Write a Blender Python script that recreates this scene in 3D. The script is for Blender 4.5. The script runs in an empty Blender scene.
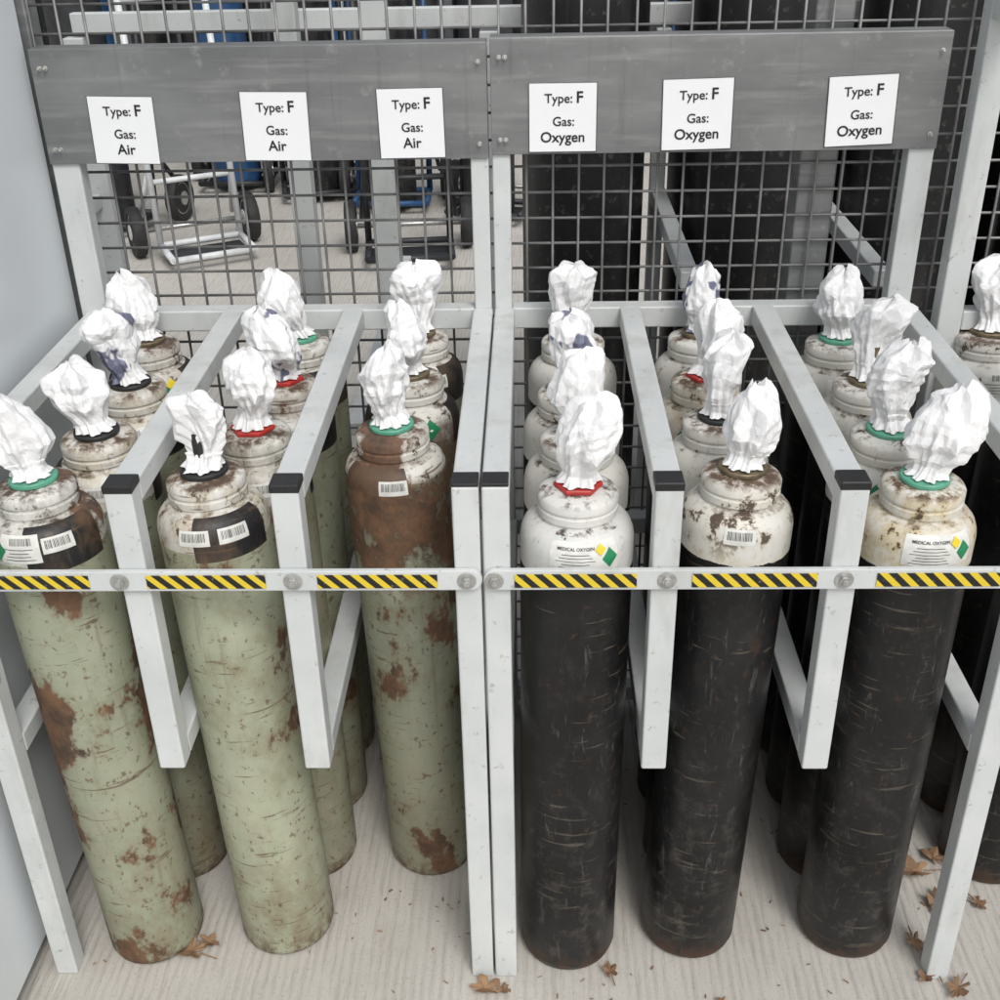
import bpy, bmesh, math, random
from mathutils import Matrix, Vector, noise
random.seed(7)
scene=bpy.context.scene
COL=bpy.context.collection

# ---------------------------------------------------------------- materials
class NT:
    def __init__(s,name):
        s.m=bpy.data.materials.new(name); s.m.use_nodes=True
        s.t=s.m.node_tree; s.n=s.t.nodes; s.b=s.n['Principled BSDF']
    def node(s,typ,**kw):
        n=s.n.new(typ)
        for k,v in kw.items(): setattr(n,k,v)
        return n
    def link(s,a,b): s.t.links.new(a,b)
    def val(s,x,inp):
        if hasattr(x,'is_linked') or hasattr(x,'links'): s.link(x,inp)
        else: inp.default_value=x
    def coord(s,scale=(1,1,1),loc=(0,0,0),rot=(0,0,0)):
        tc=s.node('ShaderNodeTexCoord'); mp=s.node('ShaderNodeMapping')
        mp.inputs['Scale'].default_value=scale; mp.inputs['Location'].default_value=loc; mp.inputs['Rotation'].default_value=rot
        s.link(tc.outputs['Object'],mp.inputs['Vector']); return mp.outputs[0]
    def noise(s,scale,detail=4,rough=.55,vec=None,dist=0):
        n=s.node('ShaderNodeTexNoise'); n.inputs['Scale'].default_value=scale; n.inputs['Detail'].default_value=detail
        n.inputs['Roughness'].default_value=rough; n.inputs['Distortion'].default_value=dist
        if vec is None: vec=s.coord()
        s.link(vec,n.inputs['Vector']); return n.outputs['Fac']
    def ramp(s,fac,a,b):
        n=s.node('ShaderNodeMapRange'); n.clamp=True
        s.link(fac,n.inputs[0]); n.inputs[1].default_value=a; n.inputs[2].default_value=b; return n.outputs[0]
    def mix(s,fac,a,b):
        n=s.node('ShaderNodeMix',data_type='RGBA')
        s.val(fac,n.inputs[0])
        for x,i in ((a,6),(b,7)):
            if isinstance(x,tuple): n.inputs[i].default_value=(*x[:3],1)
            else: s.link(x,n.inputs[i])
        return n.outputs[2]
    def math(s,op,a,b=0.0,c=None):
        n=s.node('ShaderNodeMath',operation=op)
        s.val(a,n.inputs[0]); s.val(b,n.inputs[1])
        if c is not None: s.val(c,n.inputs[2])
        return n.outputs[0]
    def bump(s,h,strength=.3,dist=.002,prev=None):
        n=s.node('ShaderNodeBump'); n.inputs['Strength'].default_value=strength; n.inputs['Distance'].default_value=dist
        s.link(h,n.inputs['Height'])
        if prev: s.link(prev,n.inputs['Normal'])
        return n.outputs[0]
    def out(s,color=None,rough=None,metal=None,normal=None,spec=None):
        if color is not None:
            if isinstance(color,tuple): s.b.inputs['Base Color'].default_value=(*color[:3],1)
            else: s.link(color,s.b.inputs['Base Color'])
        if rough is not None: s.val(rough,s.b.inputs['Roughness'])
        if metal is not None: s.val(metal,s.b.inputs['Metallic'])
        if spec is not None: s.b.inputs['Specular IOR Level'].default_value=spec
        if normal is not None: s.link(normal,s.b.inputs['Normal'])
        return s.m

def simple(name,c,rough=.5,metal=0,var=.12,scale=30):
    s=NT(name); f=s.noise(scale,2)
    col=s.mix(s.ramp(f,.3,.7),tuple(x*(1-var) for x in c),tuple(min(1,x*(1+var)) for x in c))
    return s.out(col,rough,metal)

def mat_paint():
    s=NT('grey_painted_steel')
    f=s.noise(9,3); c=s.mix(s.ramp(f,.3,.7),(.54,.565,.56),(.635,.655,.645))
    d=s.ramp(s.noise(70,4,.7),.62,.71); c=s.mix(s.math('MULTIPLY',d,.5),c,(.16,.13,.10))
    sc=s.ramp(s.noise(14,4,.68,s.coord((1,1,.3),(3,1,2))),.53,.74); c=s.mix(s.math('MULTIPLY',sc,.40),c,(.32,.31,.28))
    return s.out(c,.42,0)
PAINT=mat_paint()
def mat_galv():
    s=NT('galvanised_steel')
    f=s.noise(5,4,.6,s.coord((1,1,3))); 
    c=s.mix(s.ramp(f,.3,.7),(.175,.18,.182),(.27,.275,.275))
    st=s.ramp(s.noise(16,5,.65,s.coord((.25,1,3.5))),.52,.75); c=s.mix(s.math('MULTIPLY',st,.5),c,(.42,.42,.41))
    st=s.ramp(s.noise(60,4,.65,s.coord((1,1,.05))),.58,.75); c=s.mix(s.math('MULTIPLY',st,.3),c,(.09,.09,.09))
    st=s.ramp(s.noise(34,4,.7),.60,.70); c=s.mix(s.math('MULTIPLY',st,.25),c,(.5,.5,.48))
    return s.out(c,.42,.45)
GALV=mat_galv()
WIRE=simple('galvanised_wire',(.21,.21,.205),.5,.3,.35,20)
CAP=simple('black_plastic',(.014,.014,.015),.45,0,.3)
BOLT=simple('zinc_bolt',(.46,.46,.44),.38,.6,.2,90)
CARD=simple('printed_card',(.83,.84,.85),.35,0,.02,8)
INK=simple('black_ink',(.015,.015,.015),.5,0,.1)
PAPERW=simple('white_label_paper',(.70,.70,.66),.5,0,.15,60)
GREENL=simple('green_hazard_label',(.02,.22,.09),.45,0,.2)
YELL=simple('yellow_label',(.75,.58,.03),.45,0,.15)
WG=simple('green_plastic_ring',(.10,.34,.23),.45,0,.25)
WR=simple('red_plastic_ring',(.42,.03,.025),.45,0,.2)
WB=simple('black_rubber_ring',(.02,.02,.02),.6,0,.3)
WM=simple('dull_brass',(.20,.16,.10),.5,.6,.3,60)
BLUE=simple('blue_painted_steel',(.02,.07,.17),.45,0,.3,10)
RUB=simple('tyre_rubber',(.02,.02,.02),.7,0,.3)
WPAINT=simple('white_painted_steel',(.62,.64,.64),.4,0,.1)
DARK=simple('dark_machinery_paint',(.02,.021,.024),.5,0,.4)

def mat_tape():
    s=NT('hazard_tape'); tc=s.node('ShaderNodeTexCoord'); sp=s.node('ShaderNodeSeparateXYZ'); s.link(tc.outputs['Object'],sp.inputs[0])
    a=s.math('ADD',sp.outputs[0],s.math('MULTIPLY',sp.outputs[2],1.0)); a=s.math('MULTIPLY',a,1/.0197)
    f=s.math('FRACT',s.math('ADD',a,100.0)); m=s.math('GREATER_THAN',f,.48)
    c=s.mix(m,(.72,.54,.03),(.012,.012,.012))
    w=s.ramp(s.noise(120,4,.7),.60,.70); c=s.mix(s.math('MULTIPLY',w,.55),c,(.36,.34,.29))
    return s.out(c,.4)
TAPE=mat_tape()

def mat_cover(i,blue):
    s=NT('crumpled_white_plastic'); W=(.80,.80,.80)
    if blue:
        b=s.ramp(s.noise(24,2,.4,s.coord((1,1,1),(i*3.1,i,0)),.6),.575,.60); c=s.mix(s.math('MULTIPLY',b,.85),W,(.03,.04,.12))
    else: c=W
    f=s.noise(70,2,.5,s.coord((1,1,.6),(i,0,0)),1.2)
    n=s.bump(f,.45,.0035)
    return s.out(c,.42,0,n)

def mat_cyl(kind,i,rust=.3,phase=0.0,zt=.668,tint=1.0,collar=(.62,.60,.53),brust=None,rband=0.0):
    if brust is None: brust=rust
    s=NT('cylinder_paint_'+kind)
    off=(i*1.37,i*2.11,i*.73)
    tc=s.node('ShaderNodeTexCoord'); sp=s.node('ShaderNodeSeparateXYZ'); s.link(tc.outputs['Object'],sp.inputs[0])
    z=sp.outputs[2]
    C0=s.coord((1,1,.8),off)
    rn2=s.noise(36,6,.72,C0)
    big=s.noise(7,6,.66,s.coord((1,1,.7),tuple(o+3 for o in off)))
    zn=s.math('ADD',z,s.math('MULTIPLY',s.math('SUBTRACT',rn2,.5),.012))
    if kind=='air':
        body=s.mix(s.ramp(big,.3,.62),(.35*tint,.365*tint,.265*tint),(.245*tint,.27*tint,.185*tint))
        body=s.mix(s.math('MULTIPLY',s.ramp(rn2,.45,.7),.35),body,(.42,.41,.33))
    else:
        body=s.mix(s.ramp(big,.35,.65),(.005,.005,.0052),(.015,.015,.0155))
    white=s.mix(s.ramp(rn2,.40,.65),(.68,.67,.63),collar)
    col=s.mix(s.math('GREATER_THAN',zn,zt),body,white)
    if kind=='air':
        ang=s.math('ARCTAN2',sp.outputs[1],sp.outputs[0])
        q=s.math('SINE',s.math('ADD',s.math('MULTIPLY',ang,2.0),phase))
        q=s.math('GREATER_THAN',q,.1)
        band=s.math('MULTIPLY',s.math('GREATER_THAN',z,zt-.012),s.math('LESS_THAN',z,.712))
        blackq=s.math('MULTIPLY',q,band)
        col=s.mix(blackq,col,(.014,.014,.016))
    hs_=s.noise(11,5,.62,s.coord((1.2,1.2,15),off),.3)
    scr=s.ramp(hs_,.62,.66)
    low=s.ramp(z,.42,.0)
    if kind=='air':
        scr2=s.ramp(s.noise(7,5,.7,s.coord((9,9,.8),off),.4),.57,.70)
        col=s.mix(s.math('MULTIPLY',scr,.8),col,(.10,.06,.03))
        col=s.mix(s.math('MULTIPLY',scr2,.45),col,(.15,.11,.06))
        col=s.mix(s.math('MULTIPLY',s.ramp(big,.48,.62),.35+.25*min(1,brust)),col,(.19,.125,.07))
        col=s.mix(s.math('MULTIPLY',s.math('MULTIPLY',low,s.ramp(rn2,.42,.6)),.5),col,(.19,.12,.06))
    else:
        lo=s.math('LESS_THAN',z,zt)
        sc3=s.math('MULTIPLY',s.ramp(s.noise(38,5,.72,s.coord((2.2,2.2,.45),off),.8),.60,.70),lo)
        col=s.mix(s.math('MULTIPLY',sc3,.24),col,(.24,.24,.23))
        col=s.mix(s.math('MULTIPLY',s.math('MULTIPLY',scr,lo),.22),col,(.30,.25,.18))
        col=s.mix(s.math('MULTIPLY',s.math('MULTIPLY',s.math('MULTIPLY',s.ramp(rn2,.52,.72),lo),s.math('ADD',low,.25)),.28),col,(.20,.18,.155))
    th=.672-.15*brust
    r1=s.ramp(big,th,th+.03)
    hi=s.ramp(z,.58 if kind=='air' else .655,.69)
    r2=s.math('MULTIPLY',s.ramp(rn2,.66-.17*rust,.71-.17*rust),hi)
    top=s.ramp(z,.739,.746); r3=s.math('MULTIPLY',top,s.ramp(rn2,.5-.15*rust,.6-.1*rust))
    groove=s.math('MULTIPLY',s.math('COMPARE',z,.7145,.004),s.ramp(rn2,.55-.17*rust,.65))
    foot=s.math('MULTIPLY',s.ramp(z,.04,.004),s.ramp(rn2,.42,.55))
    speck=s.math('MULTIPLY',s.ramp(s.noise(95,3,.7,C0),.60,.66),.7 if kind=='air' else .2)
    r=s.math('MAXIMUM',s.math('MAXIMUM',r1 if kind=='air' else s.math('MULTIPLY',r1,.2),r2),s.math('MAXIMUM',s.math('MAXIMUM',r3,groove),s.math('MAXIMUM',foot,speck)))
    if rband:
        zz=s.math('ADD',z,s.math('MULTIPLY',s.math('SUBTRACT',big,.5),.55))
        rb=s.math('MULTIPLY',s.math('MULTIPLY',s.ramp(zz,.53,.58),s.ramp(z,.700,.688)),s.ramp(rn2,.66,.52))
        r=s.math('MAXIMUM',r,s.math('MULTIPLY',rb,rband))
    if kind=='air': r=s.math('MULTIPLY',r,s.math('SUBTRACT',1.0,s.math('MULTIPLY',blackq,.65)))
    rc=s.mix(s.ramp(rn2,.38,.62),(.17,.082,.04),(.05,.026,.016))
    col=s.mix(s.math('MINIMUM',r,.92),col,rc)
    rough=s.math('ADD',s.math('MULTIPLY',r,.3),.40 if kind=='oxygen' else .5)
    n=s.bump(rn2,.22,.0018)
    return s.out(col,rough,0,n,.36 if kind=='oxygen' else .5)

def mat_ground():
    s=NT('brushed_concrete')
    f=s.noise(1.6,4,.6); c=s.mix(s.ramp(f,.3,.7),(.46,.435,.39),(.57,.545,.50))
    st=s.ramp(s.noise(7,5,.7),.52,.75); c=s.mix(s.math('MULTIPLY',st,.35),c,(.31,.28,.23))
    w=s.node('ShaderNodeTexWave',wave_type='BANDS',bands_direction='X'); w.inputs['Scale'].default_value=24
    w.inputs['Distortion'].default_value=1.8; w.inputs['Detail'].default_value=4; w.inputs['Detail Scale'].default_value=3; w.inputs['Detail Roughness'].default_value=.75
    s.link(s.coord((1,.12,1),(0,0,0),(0,0,math.radians(3))),w.inputs['Vector'])
    br=s.noise(16,4,.65,s.coord((4,.5,1)))
    g=s.math('MULTIPLY',w.outputs['Fac'],s.ramp(br,.40,.62))
    c=s.mix(s.math('MULTIPLY',g,.30),c,(.28,.255,.215))
    sp=s.ramp(s.noise(220,3,.7),.57,.70); c=s.mix(s.math('MULTIPLY',sp,.5),c,(.22,.19,.16))
    n=s.bump(g,.45,.004)
    return s.out(c,.85,0,n)
GROUND=mat_ground()
def mat_panel():
    s=NT('pale_blue_grey_panel'); f=s.noise(1.5,2)
    c=s.mix(s.ramp(f,.3,.7),(.68,.72,.745),(.75,.785,.80))
    st=s.ramp(s.noise(20,4,.6,s.coord((1,1,.2))),.6,.8); c=s.mix(s.math('MULTIPLY',st,.12),c,(.4,.4,.38))
    return s.out(c,.3,0)
PANEL=mat_panel()

# ---------------------------------------------------------------- mesh helpers
def obj(name,me,mat=None,parent=None,loc=None):
    o=bpy.data.objects.new(name,me); COL.objects.link(o)
    if mat: me.materials.append(mat)
    if parent: o.parent=parent
    if loc: o.location=loc
    return o
def box(bm,x0,x1,y0,y1,z0,z1):
    v=[bm.verts.new(p) for p in ((x0,y0,z0),(x1,y0,z0),(x1,y1,z0),(x0,y1,z0),(x0,y0,z1),(x1,y0,z1),(x1,y1,z1),(x0,y1,z1))]
    for f in ((3,2,1,0),(4,5,6,7),(0,1,5,4),(1,2,6,5),(2,3,7,6),(3,0,4,7)): bm.faces.new([v[i] for i in f])
def boxes(name,L,mat,parent=None,bev=.003):
    bm=bmesh.new()
    for b in L: box(bm,*b)
    me=bpy.data.meshes.new(name); bm.to_mesh(me); bm.free()
    o=obj(name,me,mat,parent)
    if bev:
        m=o.modifiers.new('b','BEVEL'); m.width=bev; m.segments=3; m.limit_method='ANGLE'
        for p in me.polygons: p.use_smooth=True
        m.harden_normals=True
    return o
def cyl_between(bm,a,b,r,seg=12):
    a=Vector(a);b=Vector(b);d=b-a; q=d.to_track_quat('Z','Y').to_matrix()
    R=[]
    for p in (a,b): R.append([bm.verts.new(p+q@Vector((r*math.cos(t*2*math.pi/seg),r*math.sin(t*2*math.pi/seg),0))) for t in range(seg)])
    for i in range(seg): bm.faces.new((R[0][i],R[0][(i+1)%seg],R[1][(i+1)%seg],R[1][i]))
    bm.faces.new(R[0][::-1]); bm.faces.new(R[1])
def tubes(name,L,mat,parent=None,seg=12):
    bm=bmesh.new()
    for a,b,r in L: cyl_between(bm,a,b,r,seg)
    me=bpy.data.meshes.new(name); bm.to_mesh(me); bm.free()
    for p in me.polygons: p.use_smooth=len(p.vertices)==4
    return obj(name,me,mat,parent)
def lathe(name,prof,mat,parent=None,seg=64,smooth=True,sharp=40):
    bm=bmesh.new(); rings=[]
    for r,z in prof:
        if r<=1e-6: rings.append([bm.verts.new((0,0,z))])
        else: rings.append([bm.verts.new((r*math.cos(t*2*math.pi/seg),r*math.sin(t*2*math.pi/seg),z)) for t in range(seg)])
    for A,B in zip(rings,rings[1:]):
        for i in range(seg):
            j=(i+1)%seg
            if len(A)==1 and len(B)==1: continue
            if len(A)==1: bm.faces.new((A[0],B[j],B[i]))
            elif len(B)==1: bm.faces.new((A[i],A[j],B[0]))
            else: bm.faces.new((A[i],A[j],B[j],B[i]))
    bmesh.ops.recalc_face_normals(bm,faces=bm.faces)
    for e in bm.edges:
        if len(e.link_faces)==2 and e.calc_face_angle(0)>math.radians(sharp): e.smooth=False
    me=bpy.data.meshes.new(name); bm.to_mesh(me); bm.free()
    for p in me.polygons: p.use_smooth=smooth
    return obj(name,me,mat,parent)

# ---------------------------------------------------------------- cylinders
RB=.0668
PROF=[(0,.004),(.045,.002),(.058,.000),(.0635,.004),(RB,.014),(RB,.20),(RB,.45),(RB,.686),(.0655,.694),(.0625,.702),(.0570,.7085),(.0500,.7125),(.0448,.714),(.0440,.717),(.0468,.7185),(.0470,.7265),(.0450,.7280),(.0450,.7305),(.0470,.7320),(.0470,.740),(.0450,.7435),(.040,.7455),(.034,.7465),(.028,.7475),(0,.748)]
def prof_r(z):
    P=PROF[4:13]
    for (r0,z0),(r1,z1) in zip(P,P[1:]):
        if z0<=z<=z1: return r0+(r1-r0)*(z-z0)/(z1-z0)
    return RB if z<.2 else .0448
def bent(name,parent,ang,half,z0,z1,mat,lift=.0006,diamond=False,k=14):
    bm=bmesh.new(); g=[]
    for i in range(k+1):
        row=[]
        for j in range(k+1):
            u=i/k*2-1; v=j/k*2-1
            if diamond:
                u,v=(u+v)/2,(v-u)/2
            a=ang+u*half; z=(z0+z1)/2+v*(z1-z0)/2
            r=prof_r(z)+lift
            row.append(bm.verts.new((r*math.sin(a),-r*math.cos(a),z+lift*.6)))
        g.append(row)
    for i in range(k):
        for j in range(k): bm.faces.new((g[i][j],g[i+1][j],g[i+1][j+1],g[i][j+1]))
    bmesh.ops.recalc_face_normals(bm,faces=bm.faces)
    me=bpy.data.meshes.new(name); bm.to_mesh(me); bm.free()
    for p in me.polygons: p.use_smooth=True
    return obj(name,me,mat,parent)
def bent_text(parent,txt,ang,z,size,mat=INK):
    cu=bpy.data.curves.new('lettering','FONT'); cu.body=txt; cu.size=size; cu.align_x='CENTER'; cu.offset=.00006
    t=bpy.data.objects.new('tmp',cu); COL.objects.link(t)
    dg=bpy.context.evaluated_depsgraph_get(); me=bpy.data.meshes.new_from_object(t.evaluated_get(dg))
    bpy.data.objects.remove(t); 
    for v in me.vertices:
        zz=z+v.co.y; r=prof_r(zz)+.0012; a=ang+v.co.x/r
        v.co=Vector((r*math.sin(a),-r*math.cos(a),zz+.0006))
    me.materials.clear()
    return obj('lettering',me,mat,parent)
def barcode(parent,ang,z0,z1,w):
    rr=random.Random(int(ang*1000)); a=ang-w/2
    while a<ang+w/2:
        h=rr.uniform(.004,.014); bent('barcode_bar',parent,a,h*.5,z0,z1,INK,.0011,k=2); a+=h+rr.uniform(.008,.02)
def label(parent,ang,kind):
    if kind=='bar':
        bent('label',parent,ang,.28,.682,.701,PAPERW); barcode(parent,ang,.688,.698,.44)
    elif kind=='info':
        bent('label',parent,ang,.38,.672,.706,PAPERW)
        for i in range(4): bent('label_print',parent,ang-.02*(i%2),.28-.05*(i%3),.676+i*.0045,.6768+i*.0045,INK,.0011,k=3)
        barcode(parent,ang+.05,.695,.703,.40)
    elif kind=='oxy':
        bent('label',parent,ang,.62,.670,.707,PAPERW)
        bent_text(parent,'MEDICAL OXYGEN',ang-.16,.6985,.0050)
        for i in range(6): bent('label_print',parent,ang-.16,.34-.05*(i%3),.6730+i*.0040,.6737+i*.0040,INK,.0011,k=3)
        bent('label_green',parent,ang+.45,.15,.674,.699,GREENL,.0012,True)
        bent('label_yellow',parent,ang+.28,.10,.691,.705,YELL,.0018,True)
    elif kind=='green':
        bent('label_green',parent,ang,.21,.672,.703,GREENL,.0008,True)
        bent('label_print',parent,ang,.05,.685,.689,PAPERW,.0014,True)
    elif kind=='gy':
        bent('label_green',parent,ang,.17,.672,.696,GREENL,.0008,True)
        bent('label_yellow',parent,ang+.12,.14,.688,.706,YELL,.0014,True)

def tri(x): 
    x=x-math.floor(x); return abs(x-.5)*2
PRS=[[(0,.0235),(.05,.0215),(.12,.0185),(.22,.0235),(.38,.031),(.56,.0355),(.72,.0365),(.85,.0325),(.93,.024),(.985,.012),(1,.003)],
     [(0,.0225),(.06,.019),(.14,.0190),(.26,.0285),(.40,.0365),(.56,.0360),(.72,.0315),(.86,.0265),(.95,.018),(1,.003)],
     [(0,.0235),(.07,.0195),(.16,.0190),(.30,.0245),(.46,.029),(.64,.0335),(.80,.0375),(.91,.0365),(.965,.024),(1,.003)]]
def cover(parent,i,tilt=(0,0),w=1.0,h=1.0,blue=False,style=None):
    rr=random.Random(500+i*7)
    nt,na=70,84; bm=bmesh.new()
    pr=PRS[rr.randrange(3) if style is None else style]
    def P(t):
        for (a,ra),(b,rb) in zip(pr,pr[1:]):
            if a<=t<=b:
                k=(t-a)/(b-a); return ra+(rb-ra)*k
        return pr[-1][1]
    H=.099*h; sq=rr.uniform(.66,.85); rot=rr.uniform(0,math.pi)
    waves=[]
    for k in range(7):
        d=Vector((rr.gauss(0,1),rr.gauss(0,1),rr.gauss(0,.6))).normalized()
        fr=rr.uniform(14,40); waves.append((d*fr,rr.random(),.0042*(24/fr)**.8))
    for k in range(4):
        d=Vector((rr.gauss(0,1),rr.gauss(0,1),rr.gauss(0,1.0))).normalized()
        fr=rr.uniform(50,90); waves.append((d*fr,rr.random(),.0009))
    npl=rr.choice([6,7,8]); ph=rr.random(); tw=rr.uniform(-1.3,1.3)
    bx,by=rr.uniform(-.007,.007),rr.uniform(-.006,.006)
    rings=[]
    for a in range(nt+1):
        t=a/nt; row=[]
        cx=tilt[0]*H*t**1.15+bx*math.sin(t*math.pi); cy=tilt[1]*H*t**1.15+by*math.sin(t*math.pi)
        for b in range(na):
            th=b/na*2*math.pi; u=th/(2*math.pi)
            r=P(t)*(w if t>.2 else 1)
            pl=tri(npl*u+ph+tw*t)+.5*tri((npl*2+1)*u-tw*t*2+ph)
            r*=1+(.26*(1-t)**1.2+.07)*(pl-.75)
            e=1-(1-sq)*math.cos(th-rot)**2*min(1,t*4)
            x=r*e*math.cos(th); y=r*e*math.sin(th); z=H*t
            p=Vector((x,y,z)); disp=0
            q=p+Vector((noise.noise(p*30+Vector((i,0,0))),noise.noise(p*30+Vector((0,i,5))),0))*.005
            for fv,pp,am in waves: disp+=(tri(q.dot(fv)+pp)-.5)*am
            n=Vector((math.cos(th),math.sin(th),.5*max(0,t-.6)*2.5)).normalized()
            p+=n*disp*min(1,.15+t*2.0)
            topk=max(0,(t-.66)/.34)
            p.z+=topk*(tri(2*u+ph)-.5)*.026*(1-.6*topk)+topk*(tri(5*u+ph*2)-.5)*.011
            row.append(bm.verts.new((p.x+cx,p.y+cy,p.z)))
        rings.append(row)
    for A_,B_ in zip(rings,rings[1:]):
        for k in range(na): bm.faces.new((A_[k],A_[(k+1)%na],B_[(k+1)%na],B_[k]))
    bm.faces.new(rings[-1])
    me=bpy.data.meshes.new('valve_cover'); bm.to_mesh(me); bm.free()
    o=obj('valve_cover',me,mat_cover(i,blue),parent); o.location=(0,0,.756)
    m=o.modifiers.new('d','DECIMATE'); m.ratio=.15
    return o

NC=0
def gas_cylinder(kind,base,neck,washer,tilt=(0,0),w=1,h=1,rust=.3,phase=0,labels=(),blue=False,tint=1,zs=1.0,collar=(.62,.60,.53),zt=None,brust=None,style=None,rband=0.0):
    global NC; NC+=1
    if zt is None: zt=.668 if kind=='air' else .655
    o=lathe('gas_cylinder',PROF,mat_cyl(kind,NC,rust,phase,zt,tint,collar,brust,rband),None,96)
    d=Vector((neck[0]-base[0],neck[1]-base[1],.75)).normalized()
    o.location=(base[0],base[1],.001)
    o.rotation_mode='QUATERNION'; o.rotation_quaternion=Vector((0,0,1)).rotation_difference(d)
    o.scale=(1,1,zs)
    seg=6 if washer is WR else 40
    if washer: 
        lathe('valve_ring',[(0,.7475),(.027,.7475),(.0285,.7490),(.0285,.7525),(.027,.754),(0,.754)],washer,o,seg,True,25)
    lathe('valve_stem',[(.0150,.7478),(.0150,.757),(.009,.760),(.009,.80),(0,.80)],WM if washer is not WB else WB,o,24)
    for a,k in labels: label(o,a,k)
    cover(o,NC,tilt,w,h,blue,style)
    return o
O,A='oxygen','air'
GRC=(.40,.40,.37)
# left rack, first lane
gas_cylinder(A,(-.556,1.186),(-.590,1.203),WG,(-.20,.05),.95,.95,.38,3.30,[(-.12,'info'),(-.58,'green'),(.58,'bar')],collar=GRC,brust=1.0,style=1)
gas_cylinder(A,(-.552,1.345),(-.556,1.330),WB,(-.22,.1),1,.85,.35,.6,[(.2,'bar')],collar=(.52,.45,.32),style=0)
gas_cylinder(A,(-.556,1.490),(-.560,1.487),WB,(-.20,.0),1,.95,.4,1.6,[(.1,'info')],collar=(.52,.45,.32),blue=True,style=2)
gas_cylinder(A,(-.560,1.614),(-.578,1.630),WM,(-.28,.1),1,.92,.5,1,[(.6,'gy')],zs=1.01,style=1)
# second lane
gas_cylinder(A,(-.365,1.204),(-.391,1.222),WB,(-.03,.05),.86,.88,.5,3.5,[(.62,'bar'),(-.1,'bar')],tint=1.18,collar=(.48,.42,.29),zt=.672,brust=.62,style=2)
gas_cylinder(A,(-.350,1.348),(-.357,1.338),WR,(.05,.05),1,.97,.3,.4,[(.25,'bar'),(.7,'green')],collar=(.34,.35,.29),tint=.9,style=0)
gas_cylinder(A,(-.350,1.486),(-.347,1.495),WR,(-.22,0),1.05,.95,.4,2,[(.1,'bar'),(.6,'green')],blue=True,style=1)
gas_cylinder(A,(-.352,1.614),(-.350,1.635),WG,(-.28,0),1,.9,.4,3,[(.5,'green')],zs=1.01,style=0)
# third lane
gas_cylinder(A,(-.160,1.356),(-.180,1.344),WG,(.02,.02),.98,.98,.6,5.5,[(.05,'bar')],tint=.84,collar=(.62,.60,.52),zt=.694,brust=.95,style=0,rband=1.0)
gas_cylinder(A,(-.170,1.500),(-.172,1.512),WM,(-.12,0),1.0,.95,.5,1,[(.2,'bar'),(.5,'green')],style=1,rband=.8)
gas_cylinder(A,(-.172,1.617),(-.173,1.650),WM,(0,.1),1,.95,.5,2,[(.5,'bar')],zs=1.01,style=2)
# right rack
gas_cylinder(O,(.047,1.182),(.052,1.180),WR,(.18,.0),.98,1.0,.10,0,[(.10,'oxy')],collar=(.60,.61,.60),brust=.1,style=0)
gas_cylinder(O,(.050,1.325),(.056,1.315),None,(.06,0),.92,1.02,.2,0,[(.2,'info')],style=1)
gas_cylinder(O,(.052,1.463),(.054,1.455),None,(-.05,.1),.95,.98,.2,0,[(.2,'info')],blue=True,style=0)
gas_cylinder(O,(.056,1.602),(.061,1.635),WM,(.02,0),.92,1.0,.2,0,[(.2,'info')],zs=1.01,style=2)
gas_cylinder(O,(.222,1.202),(.246,1.219),WM,(.10,.05),.95,.95,.72,0,[(-.1,'bar')],collar=(.60,.56,.44),brust=.3,style=1)
gas_cylinder(O,(.238,1.348),(.240,1.362),WB,(.12,.1),.95,.98,.25,0,[(.1,'info')],style=2)
gas_cylinder(O,(.240,1.487),(.240,1.497),WR,(.10,0),.95,1.0,.4,0,[(.1,'info'),(-.5,'gy')],collar=(.60,.52,.36),style=0)
gas_cylinder(O,(.246,1.614),(.250,1.640),WM,(.02,0),.98,.95,.3,0,[(-.1,'info'),(-.6,'gy')],blue=True,zs=1.01,style=1)
gas_cylinder(O,(.452,1.206),(.450,1.192),WG,(.28,.1),1.12,1.0,.36,0,[(.12,'oxy')],collar=(.55,.45,.25),brust=.2,style=1)
gas_cylinder(O,(.448,1.348),(.445,1.322),WG,(.15,.1),.95,1.03,.15,0,[(.1,'info'),(-.4,'green')],style=0)
gas_cylinder(O,(.455,1.486),(.458,1.475),WM,(.18,.1),.95,1.05,.15,0,[(.0,'info')],style=2)
gas_cylinder(O,(.452,1.617),(.453,1.632),WG,(.0,.1),.98,.95,.15,0,[(.0,'info')],style=1)
# neighbouring bay on the right
gas_cylinder(O,(.700,1.342),(.700,1.340),WG,(0,.1),1,1,.3,0,[(0,'info')])
gas_cylinder(O,(.700,1.482),(.700,1.482),WM,(0,.1),1,1,.3,0,[(0,'info')])
gas_cylinder(O,(.686,1.630),(.682,1.655),WM,(.05,.1),1,1,.7,0,[(0,'info')])

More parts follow.
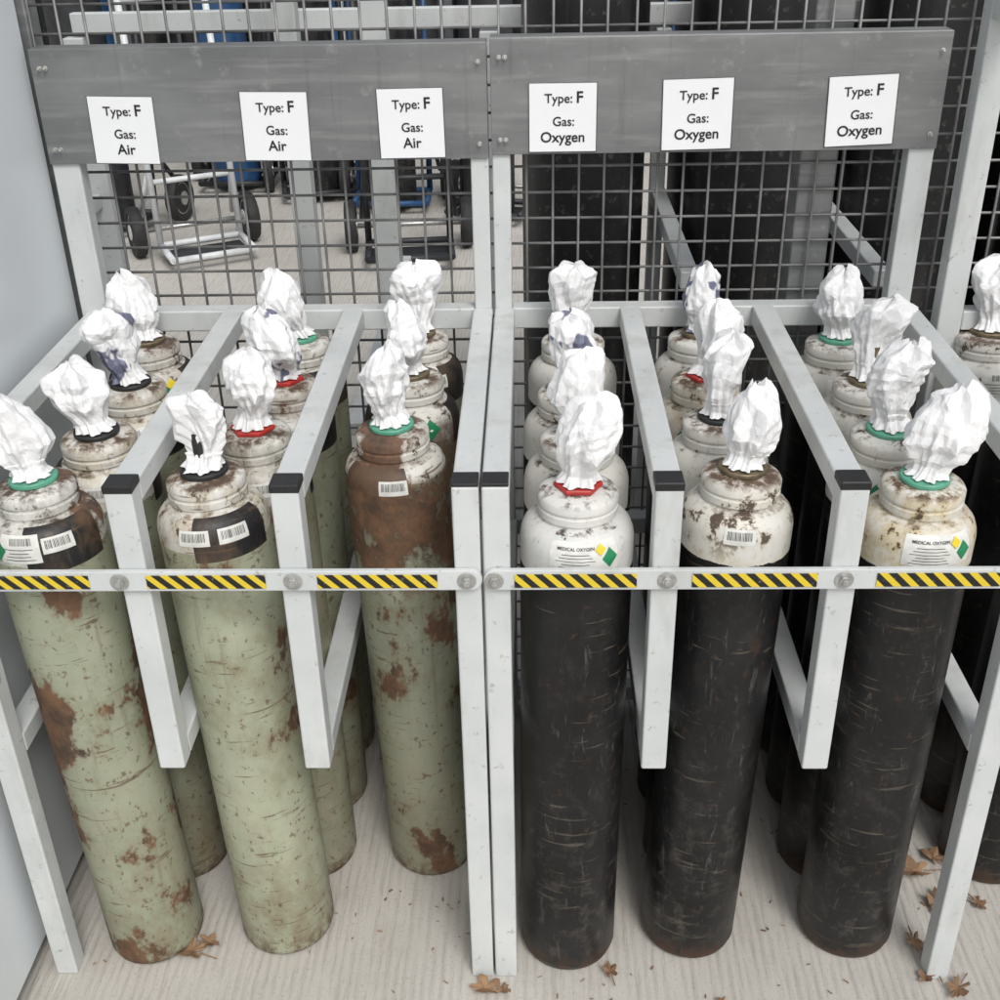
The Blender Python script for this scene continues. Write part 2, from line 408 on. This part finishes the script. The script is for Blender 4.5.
# ---------------------------------------------------------------- racks
Y0,Y1=1.11,1.685; T=.030
def tape_strip(x0,x1,parent):
    bm=bmesh.new()
    box(bm,x0,x1,Y0-.0095,Y0-.0085,.6612,.6785)
    me=bpy.data.meshes.new('hazard_tape'); bm.to_mesh(me); bm.free(); return obj('hazard_tape',me,TAPE,parent)
def flatbar(x0,x1,z0,z1,y0,y1,parent):
    bm=bmesh.new(); zc=(z0+z1)/2; r=(z1-z0)/2; pts=[]
    for k in range(13):
        a=math.pi/2+k*math.pi/12; pts.append((x0+r+r*math.cos(a),zc+r*math.sin(a)))
    for k in range(13):
        a=-math.pi/2+k*math.pi/12; pts.append((x1-r+r*math.cos(a),zc+r*math.sin(a)))
    A_=[bm.verts.new((x,y0,z)) for x,z in pts]; B_=[bm.verts.new((x,y1,z)) for x,z in pts]
    bm.faces.new(A_); bm.faces.new(B_[::-1])
    for k in range(len(pts)): bm.faces.new((A_[k],B_[k],B_[(k+1)%len(pts)],A_[(k+1)%len(pts)]))
    bmesh.ops.recalc_face_normals(bm,faces=bm.faces)
    me=bpy.data.meshes.new('restraint_bar'); bm.to_mesh(me); bm.free(); o=obj('restraint_bar',me,PAINT,parent)
    m=o.modifiers.new('b','BEVEL'); m.width=.001; m.segments=2; m.limit_method='ANGLE'
def bolt(x,z,y,parent,s=1.0):
    bm=bmesh.new()
    cyl_between(bm,(x,y,z),(x,y-.0018,z),.0108*s,28); cyl_between(bm,(x,y-.0018,z),(x,y-.0062,z),.0062*s,6); cyl_between(bm,(x,y-.0062,z),(x,y-.009,z),.0036*s,14)
    me=bpy.data.meshes.new('bolt'); bm.to_mesh(me); bm.free(); o=obj('bolt',me,BOLT,parent)
    m=o.modifiers.new('b','BEVEL'); m.width=.0006; m.segments=2; m.limit_method='ANGLE'
def rack(X0,X1,divs,bz0,bz1,bx0,bx1,tapes,bolts,bar,wl,wr):
    r=bpy.data.objects.new('storage_rack',None); COL.objects.link(r)
    zt=.785
    L=[(X0,X0+T,Y0,Y0+T,0,zt),(X1-T,X1,Y0,Y0+T,0,zt),
       (bx0,bx0+wl,Y1,Y1+T,0,bz1-.004),(bx1-wr,bx1,Y1,Y1+T,0,bz1-.004),
       (X0,X0+T,Y0+T,Y1,zt-T,zt-.001),(X1-T,X1,Y0+T,Y1,zt-T,zt-.001),
       (X0,X0+T,Y0+T,Y1,.386,.415),(X1-T,X1,Y0+T,Y1,.386,.415),
       (bx0+wl,bx1-wr,Y1,Y1+T,zt-.035,zt-.002),(bx0+wl,bx1-wr,Y1,Y1+T,.384,.414),
       (bx0+wl,bx1-wr,Y1,Y1+T,.03,.06)]
    for d0,d1 in divs:
        L+=[(d0,d1,Y0,Y0+T,.384,zt),(d0,d1,Y0+T,Y1,zt-T,zt-.001),(d0,d1,Y0+T,Y1,.385,.414)]
    boxes('frame',L,PAINT,r,.0028)
    caps=[(a,b) for a,b in divs]+[(X0,X0+T),(X1-T,X1)]
    boxes('end_caps',[(a+.0003,b-.0003,Y0+.0003,Y0+T-.0003,zt+.0002,zt+.0042) for a,b in caps]+[(a-.0006,b+.0006,Y0-.0006,Y0+T+.0006,zt-.006,zt+.0035) for a,b in divs],CAP,r,.0012)
    flatbar(bar[0],bar[1],.657,.683,Y0-.008,Y0-.001,r)
    for a,b in tapes: tape_strip(a,b,r)
    for x in bolts: bolt(x,.670,Y0-.008,r)
    boxes('sign_board',[(bx0,bx1,Y1-.005,Y1-.001,bz0,bz1),(bx0,bx1,Y1-.001,Y1+.035,bz1-.003,bz1+.0005)],GALV,r,.0008)
    for x in (bx0+.012,bx0+.02,bx1-.012):
        for z in (bz0+.02,bz1-.025): bolt(x,z,Y1-.005,r,.35)
    return r
rack(-.682,-.0590,[(-.472,-.440),(-.288,-.256)],1.008,1.163,-.690,-.0605,[(-.640,-.505),(-.439,-.303),(-.244,-.108)],[-.470,-.272,-.075],(-.690,-.0575),.040,.026)
rack(-.0560,.575,[(.133,.164),(.332,.364)],1.013,1.168,-.0555,.568,[(-.021,.116),(.178,.317),(.383,.520)],[-.044,.150,.347],(-.0560,.583),.026,.036)

# neighbour rack frame on the right
r=bpy.data.objects.new('storage_rack',None); COL.objects.link(r)
boxes('frame',[(.605,.640,1.66,1.695,0,1.60),(.605,.640,.95,1.66,1.185,1.222),(.79,.82,1.11,1.66,.75,.78),(.79,.82,1.08,1.11,.384,.78),(.79,.82,1.11,1.66,.384,.414),
   (.640,1.22,1.66,1.69,.75,.78),(1.22,1.25,1.66,1.69,.0,1.6),(1.22,1.25,1.08,1.11,0,.78),(1.22,1.25,1.11,1.66,.75,.78),(.640,1.22,1.66,1.69,.384,.414)],PAINT,r,.0028)

# sign cards
def sign(x0,x1,z0,z1,gas,rot):
    w,h=x1-x0,z1-z0
    bm=bmesh.new(); box(bm,-w/2,w/2,-.0008,0,-h/2,h/2); me=bpy.data.meshes.new('sign_card'); bm.to_mesh(me); bm.free()
    s=obj('sign_card',me,CARD); s.location=((x0+x1)/2,Y1-.0062,(z0+z1)/2); s.rotation_euler=(0,math.radians(rot),0)
    e=.0008
    boxes('border',[(-w/2,w/2,-.0012,-.0009,h/2-e,h/2),(-w/2,w/2,-.0012,-.0009,-h/2,-h/2+e),(-w/2,-w/2+e,-.0012,-.0009,-h/2+e,h/2-e),(w/2-e,w/2,-.0012,-.0009,-h/2+e,h/2-e)],INK,s,0)
    def txt(t,size,x,z,off=.00018):
        cu=bpy.data.curves.new('lettering','FONT'); cu.body=t; cu.size=size; cu.align_x='CENTER'; cu.extrude=.0002; cu.offset=off; cu.materials.append(INK)
        o=bpy.data.objects.new('lettering',cu); COL.objects.link(o); o.parent=s; o.rotation_euler=(math.pi/2,0,0); o.location=(x,-.0013,z)
    txt('Type:',.0175,-.006,.020); txt('F',.0215,.023,.020,.0004); txt('Gas:',.0175,.001,-.011); txt(gas,.0198,0,-.033,.0003)
sign(-.621,-.528,1.0075,1.101,'Air',1.5); sign(-.406,-.311,1.009,1.104,'Air',1); sign(-.214,-.121,1.010,1.106,'Air',-.5)
sign(-.003,.092,1.016,1.110,'Oxygen',0); sign(.182,.280,1.0165,1.113,'Oxygen',-1); sign(.409,.504,1.019,1.114,'Oxygen',-2)

# ---------------------------------------------------------------- fence
bm=bmesh.new(); rr=random.Random(3)
def wire(a,b,r=.0021): cyl_between(bm,a,b,r,6)
x=-.70
while x<2.3: wire((x,1.735,.02),(x+rr.uniform(-.002,.002),1.735,1.62)); x+=.0385
z=.02
while z<1.63: wire((-.70,1.7392,z),(2.3,1.7392,z)); z+=.0385
me=bpy.data.meshes.new('wire_mesh_fence'); bm.to_mesh(me); bm.free()
for p in me.polygons: p.use_smooth=len(p.vertices)==4
fence=obj('wire_mesh_fence',me,WIRE)
boxes('fence_posts',[(.395,.450,1.745,1.80,0,1.66),(-.745,-.70,1.725,1.77,0,1.66),(1.5,1.55,1.745,1.80,0,1.66)],GALV,fence,.003)
boxes('fence_rail',[(-.70,.395,1.745,1.775,1.625,1.655),(.45,1.5,1.745,1.775,1.625,1.655)],GALV,fence,.003)

# ---------------------------------------------------------------- cabinet on the left
cab=boxes('storage_cabinet',[(-1.35,-.703,.55,1.705,.035,1.95)],PANEL,None,.006)
boxes('plinth',[(-1.32,-.73,.58,1.68,0,.034)],DARK,cab,.002)

# ---------------------------------------------------------------- ground, background
bm=bmesh.new(); bmesh.ops.create_grid(bm,x_segments=8,y_segments=8,size=120); me=bpy.data.meshes.new('ground'); bm.to_mesh(me); bm.free(); obj('ground',me,GROUND)

def bigcyl(x,y,rad,h,c):
    P=[(0,0),(rad*.94,0),(rad,.02),(rad,h*.84),(rad*.95,h*.89),(rad*.75,h*.94),(rad*.4,h*.965),(.035,h*.97),(.035,h*.985),(.018,h*.99),(.018,h+.04),(0,h+.04)]
    o=lathe('large_gas_cylinder',P,c,None,48); o.location=(x,y,.002)
def mat_blk():
    s=NT('worn_black_paint'); f=s.noise(7,5,.7,s.coord((2,2,.4)),.5); g=s.noise(60,4,.7)
    c=s.mix(s.ramp(f,.5,.75),(.010,.010,.011),(.050,.048,.045)); c=s.mix(s.math('MULTIPLY',s.ramp(g,.58,.68),.35),c,(.2,.18,.15))
    return s.out(c,.45)
BLK=mat_blk()
for x,y in ((.10,2.28),(.41,2.28),(.72,2.30),(1.03,2.28),(1.34,2.3),(.10,2.62),(.42,2.62),(.74,2.62),(1.05,2.62),(1.36,2.62)): bigcyl(x,y,.117,1.36,BLK)
# rear rack
r=bpy.data.objects.new('storage_rack',None); COL.objects.link(r)
L=[(-.93,-.90,1.80,2.42,.75,.78),(-.44,-.40,2.12,2.16,0,1.7),(-.33,-.28,2.42,2.47,0,1.7),(-.92,-.88,2.42,2.45,0,1.085),(-.90,2.2,2.425,2.448,1.09,1.13),(-.38,-.35,2.16,3.3,.34,.37),(-.10,-.06,2.42,2.47,0,1.085),
   (.245,.275,1.86,2.42,.75,.78),(.56,.59,1.86,2.42,.75,.78),(.245,.275,2.42,2.45,0,1.085),(.56,.59,2.42,2.45,0,1.085),(-.78,-.75,1.8,2.42,.34,.37)]
boxes('frame',L,PAINT,r,.003)

def trolley(x,y,rot,fm,sc=1.0,load=None,plate=None):
    r=bpy.data.objects.new('cylinder_trolley',None); COL.objects.link(r); r.location=(x,y,0); r.rotation_euler=(0,0,rot); r.scale=(sc,)*3
    L=[]
    for sx in (-.16,.16):
        L+=[((sx,.0,.06),(sx,.10,1.10),.013),((sx,.10,1.10),(sx*.9,.22,1.18),.013),((sx,0,.06),(sx,-.20,.05),.013),((sx,.02,.35),(sx*1.2,.22,.10),.010)]
    for z,yy in ((.30,.03),(.62,.056),(.95,.085)): L.append(((-.16,yy,z),(.16,yy,z),.011))
    L+=[((-.16,-.2,.05),(.16,-.2,.05),.013),((-.16,0,.06),(.16,0,.06),.013)]
    tubes('frame',L,fm,r,12)
    tubes('axle',[((-.24,.10,.10),(.24,.10,.10),.010)],BOLT,r)
    for sx in (-.23,.23):
        R_,w=.10,.022; P=[(.03,-w),(.07,-w*.6),(.075,-w),(.094,-w),(R_,-w*.5),(R_,w*.5),(.094,w),(.075,w),(.07,w*.6),(.03,w)]
        o=lathe('wheel',P+[(0.03,-w)],RUB,r,32); o.rotation_euler=(0,math.pi/2,0); o.location=(sx,.10,.10)
        o=lathe('hub',[(0,-.025),(.03,-.025),(.03,-.016),(.068,-.0145),(.068,.0145),(.03,.016),(.03,.025),(0,.025)],WPAINT if fm is WPAINT else BOLT,r,24); o.rotation_euler=(0,math.pi/2,0); o.location=(sx,.10,.10)
    boxes('foot_plate',[(-.15,.15,-.12,-.01,.035,.04)],DARK,r,.001)
    if load:
        o=lathe('loaded_cylinder',[(0,.05),(.105,.05),(.11,.07),(.11,1.1),(.09,1.2),(.03,1.26),(.03,1.34),(0,1.34)],load,r,32); o.location=(0,-.10,0)
trolley(-1.32,4.55,.5,WPAINT)
trolley(-.48,4.50,.1,DARK,1.0,None)
trolley(-1.78,5.0,-.2,DARK,1.0,DARK)
trolley(-1.0,5.5,.2,DARK,1.0,BLK)
trolley(-.62,5.3,.0,BLUE,1.0,BLK)
trolley(-.15,5.1,-.3,DARK,1.0,DARK)
trolley(-1.4,5.7,.0,DARK,1.0,BLUE)
trolley(-2.2,5.3,.3,BLUE,1.0,DARK)
for i in range(9): bigcyl(-3.4+i*.29,6.3+.1*(i%2),.117,1.4,BLK if i%4 else BLUE)
for i in range(6): bigcyl(-.6+i*.3,6.7,.117,1.4,BLK if i%2 else DARK)
# background shelving
r=bpy.data.objects.new('background_shelving',None); COL.objects.link(r)
L=[]
for k in range(9):
    L.append((-4.5+k*1.1,-4.44+k*1.1,7.6,7.66,0,2.6))
for z in (.25,.75,1.3,1.9): L.append((-4.5,4.4,7.66,8.1,z,z+.05))
boxes('frame',L,WPAINT,r,.004)
rr=random.Random(5); 
for mt in (BLUE,DARK,GALV):
    L=[]
    for z in (.30,.80,1.35):
        for k in range(7):
            x=rr.uniform(-4.3,4.0); L.append((x,x+rr.uniform(.2,.45),7.68+.02*k,7.95+.01*k,z+.003,z+rr.uniform(.15,.38)))
    boxes('stored_crates',L,mt,r,.006)
boxes('background_wall',[(-12,12,9.0,9.3,0,5)],simple('grey_cladding',(.34,.36,.37),.6,0,.1,4),None,.01)

# ---------------------------------------------------------------- fallen leaves
bm=bmesh.new(); rr=random.Random(11)
def leaf(x,y,s,rot,curl):
    n=26; c=bm.verts.new((x,y,.008)); V=[]
    for k in range(n):
        a=k/n*2*math.pi; lob=.45+.55*abs(math.cos(2.5*a))**.7; rad=s*lob*(1.0 if abs(a-math.pi)>.3 else .5)*rr.uniform(.8,1.1)
        lx,ly=rad*math.cos(a),rad*.7*math.sin(a)
        zz=.005+curl*(ly*ly)/s*1.2+curl*.25*abs(lx)*rr.random()+.003*rr.random()
        V.append(bm.verts.new((x+lx*math.cos(rot)-ly*math.sin(rot),y+lx*math.sin(rot)+ly*math.cos(rot),zz)))
    for k in range(n): bm.faces.new((c,V[k],V[(k+1)%n]))
    e=Vector((x-s*1.5*math.cos(rot),y-s*1.5*math.sin(rot),.006)); cyl_between(bm,(x-s*.5*math.cos(rot),y-s*.5*math.sin(rot),.008),e,.0010,5)
for (x,y,s) in ((-.497,1.145,.028),(-.475,1.16,.018),(-.070,1.085,.024),(-.045,1.083,.014),(.255,1.065,.011),(.582,1.09,.022),(.562,1.14,.026),(.545,1.17,.018),(.60,1.24,.026),(.585,1.30,.03),(.62,1.33,.022),(.66,1.24,.016),(.105,1.115,.016),(-.62,1.27,.02),(.545,1.11,.016)):
    leaf(x,y,s,rr.uniform(0,6.3),rr.uniform(.4,1.0))
me=bpy.data.meshes.new('fallen_leaves'); bm.to_mesh(me); bm.free()
s=NT('dry_leaf'); lf=s.out(s.mix(s.ramp(s.noise(28,4),.3,.7),(.10,.05,.025),(.36,.22,.12)),.7,0,s.bump(s.noise(120,3),.4,.002))
o=obj('fallen_leaves',me,lf)
bm=bmesh.new()
for k in range(260):
    x=rr.uniform(-.65,.75); y=rr.uniform(1.02,1.7); s_=rr.uniform(.0008,.0028)
    cyl_between(bm,(x,y,.002),(x+rr.uniform(-.007,.007),y+rr.uniform(-.007,.007),.003),s_*.5,5)
me=bpy.data.meshes.new('ground_debris'); bm.to_mesh(me); bm.free(); obj('ground_debris',me,lf)

# ---------------------------------------------------------------- light, camera
w=bpy.data.worlds.new('World'); scene.world=w; w.use_nodes=True; nt=w.node_tree
sky=nt.nodes.new('ShaderNodeTexSky'); sky.sky_type='NISHITA'; sky.sun_disc=False
el,az=math.radians(50),math.radians(158)
sky.sun_elevation=el; sky.sun_rotation=az; sky.air_density=1.0; sky.dust_density=3.0
hs=nt.nodes.new('ShaderNodeHueSaturation'); hs.inputs['Saturation'].default_value=.32
nt.links.new(sky.outputs[0],hs.inputs['Color']); nt.links.new(hs.outputs[0],nt.nodes['Background'].inputs[0])
nt.nodes['Background'].inputs[1].default_value=.15
ld=bpy.data.lights.new('sun','SUN'); ld.energy=1.5; ld.angle=math.radians(22); ld.color=(1,.98,.95)
lo=bpy.data.objects.new('sun',ld); COL.objects.link(lo)
dirv=Vector((math.sin(az)*math.cos(el),math.cos(az)*math.cos(el),math.sin(el)))
lo.rotation_euler=dirv.to_track_quat('Z','Y').to_euler()

R=Matrix.Rotation(math.radians(1.85),3,'Z')@Matrix.Rotation(math.radians(61),3,'X')@Matrix.Rotation(math.radians(-1.2),3,'Z')
cd=bpy.data.cameras.new('camera'); cd.sensor_width=36; cd.lens=36*1.164; cd.clip_start=.02; cd.clip_end=500
cam=bpy.data.objects.new('camera',cd); COL.objects.link(cam); cam.matrix_world=Matrix.Translation((0,0,1.385))@R.to_4x4()
scene.camera=cam
scene.view_settings.view_transform='Standard'; scene.view_settings.look='None'; scene.view_settings.exposure=0
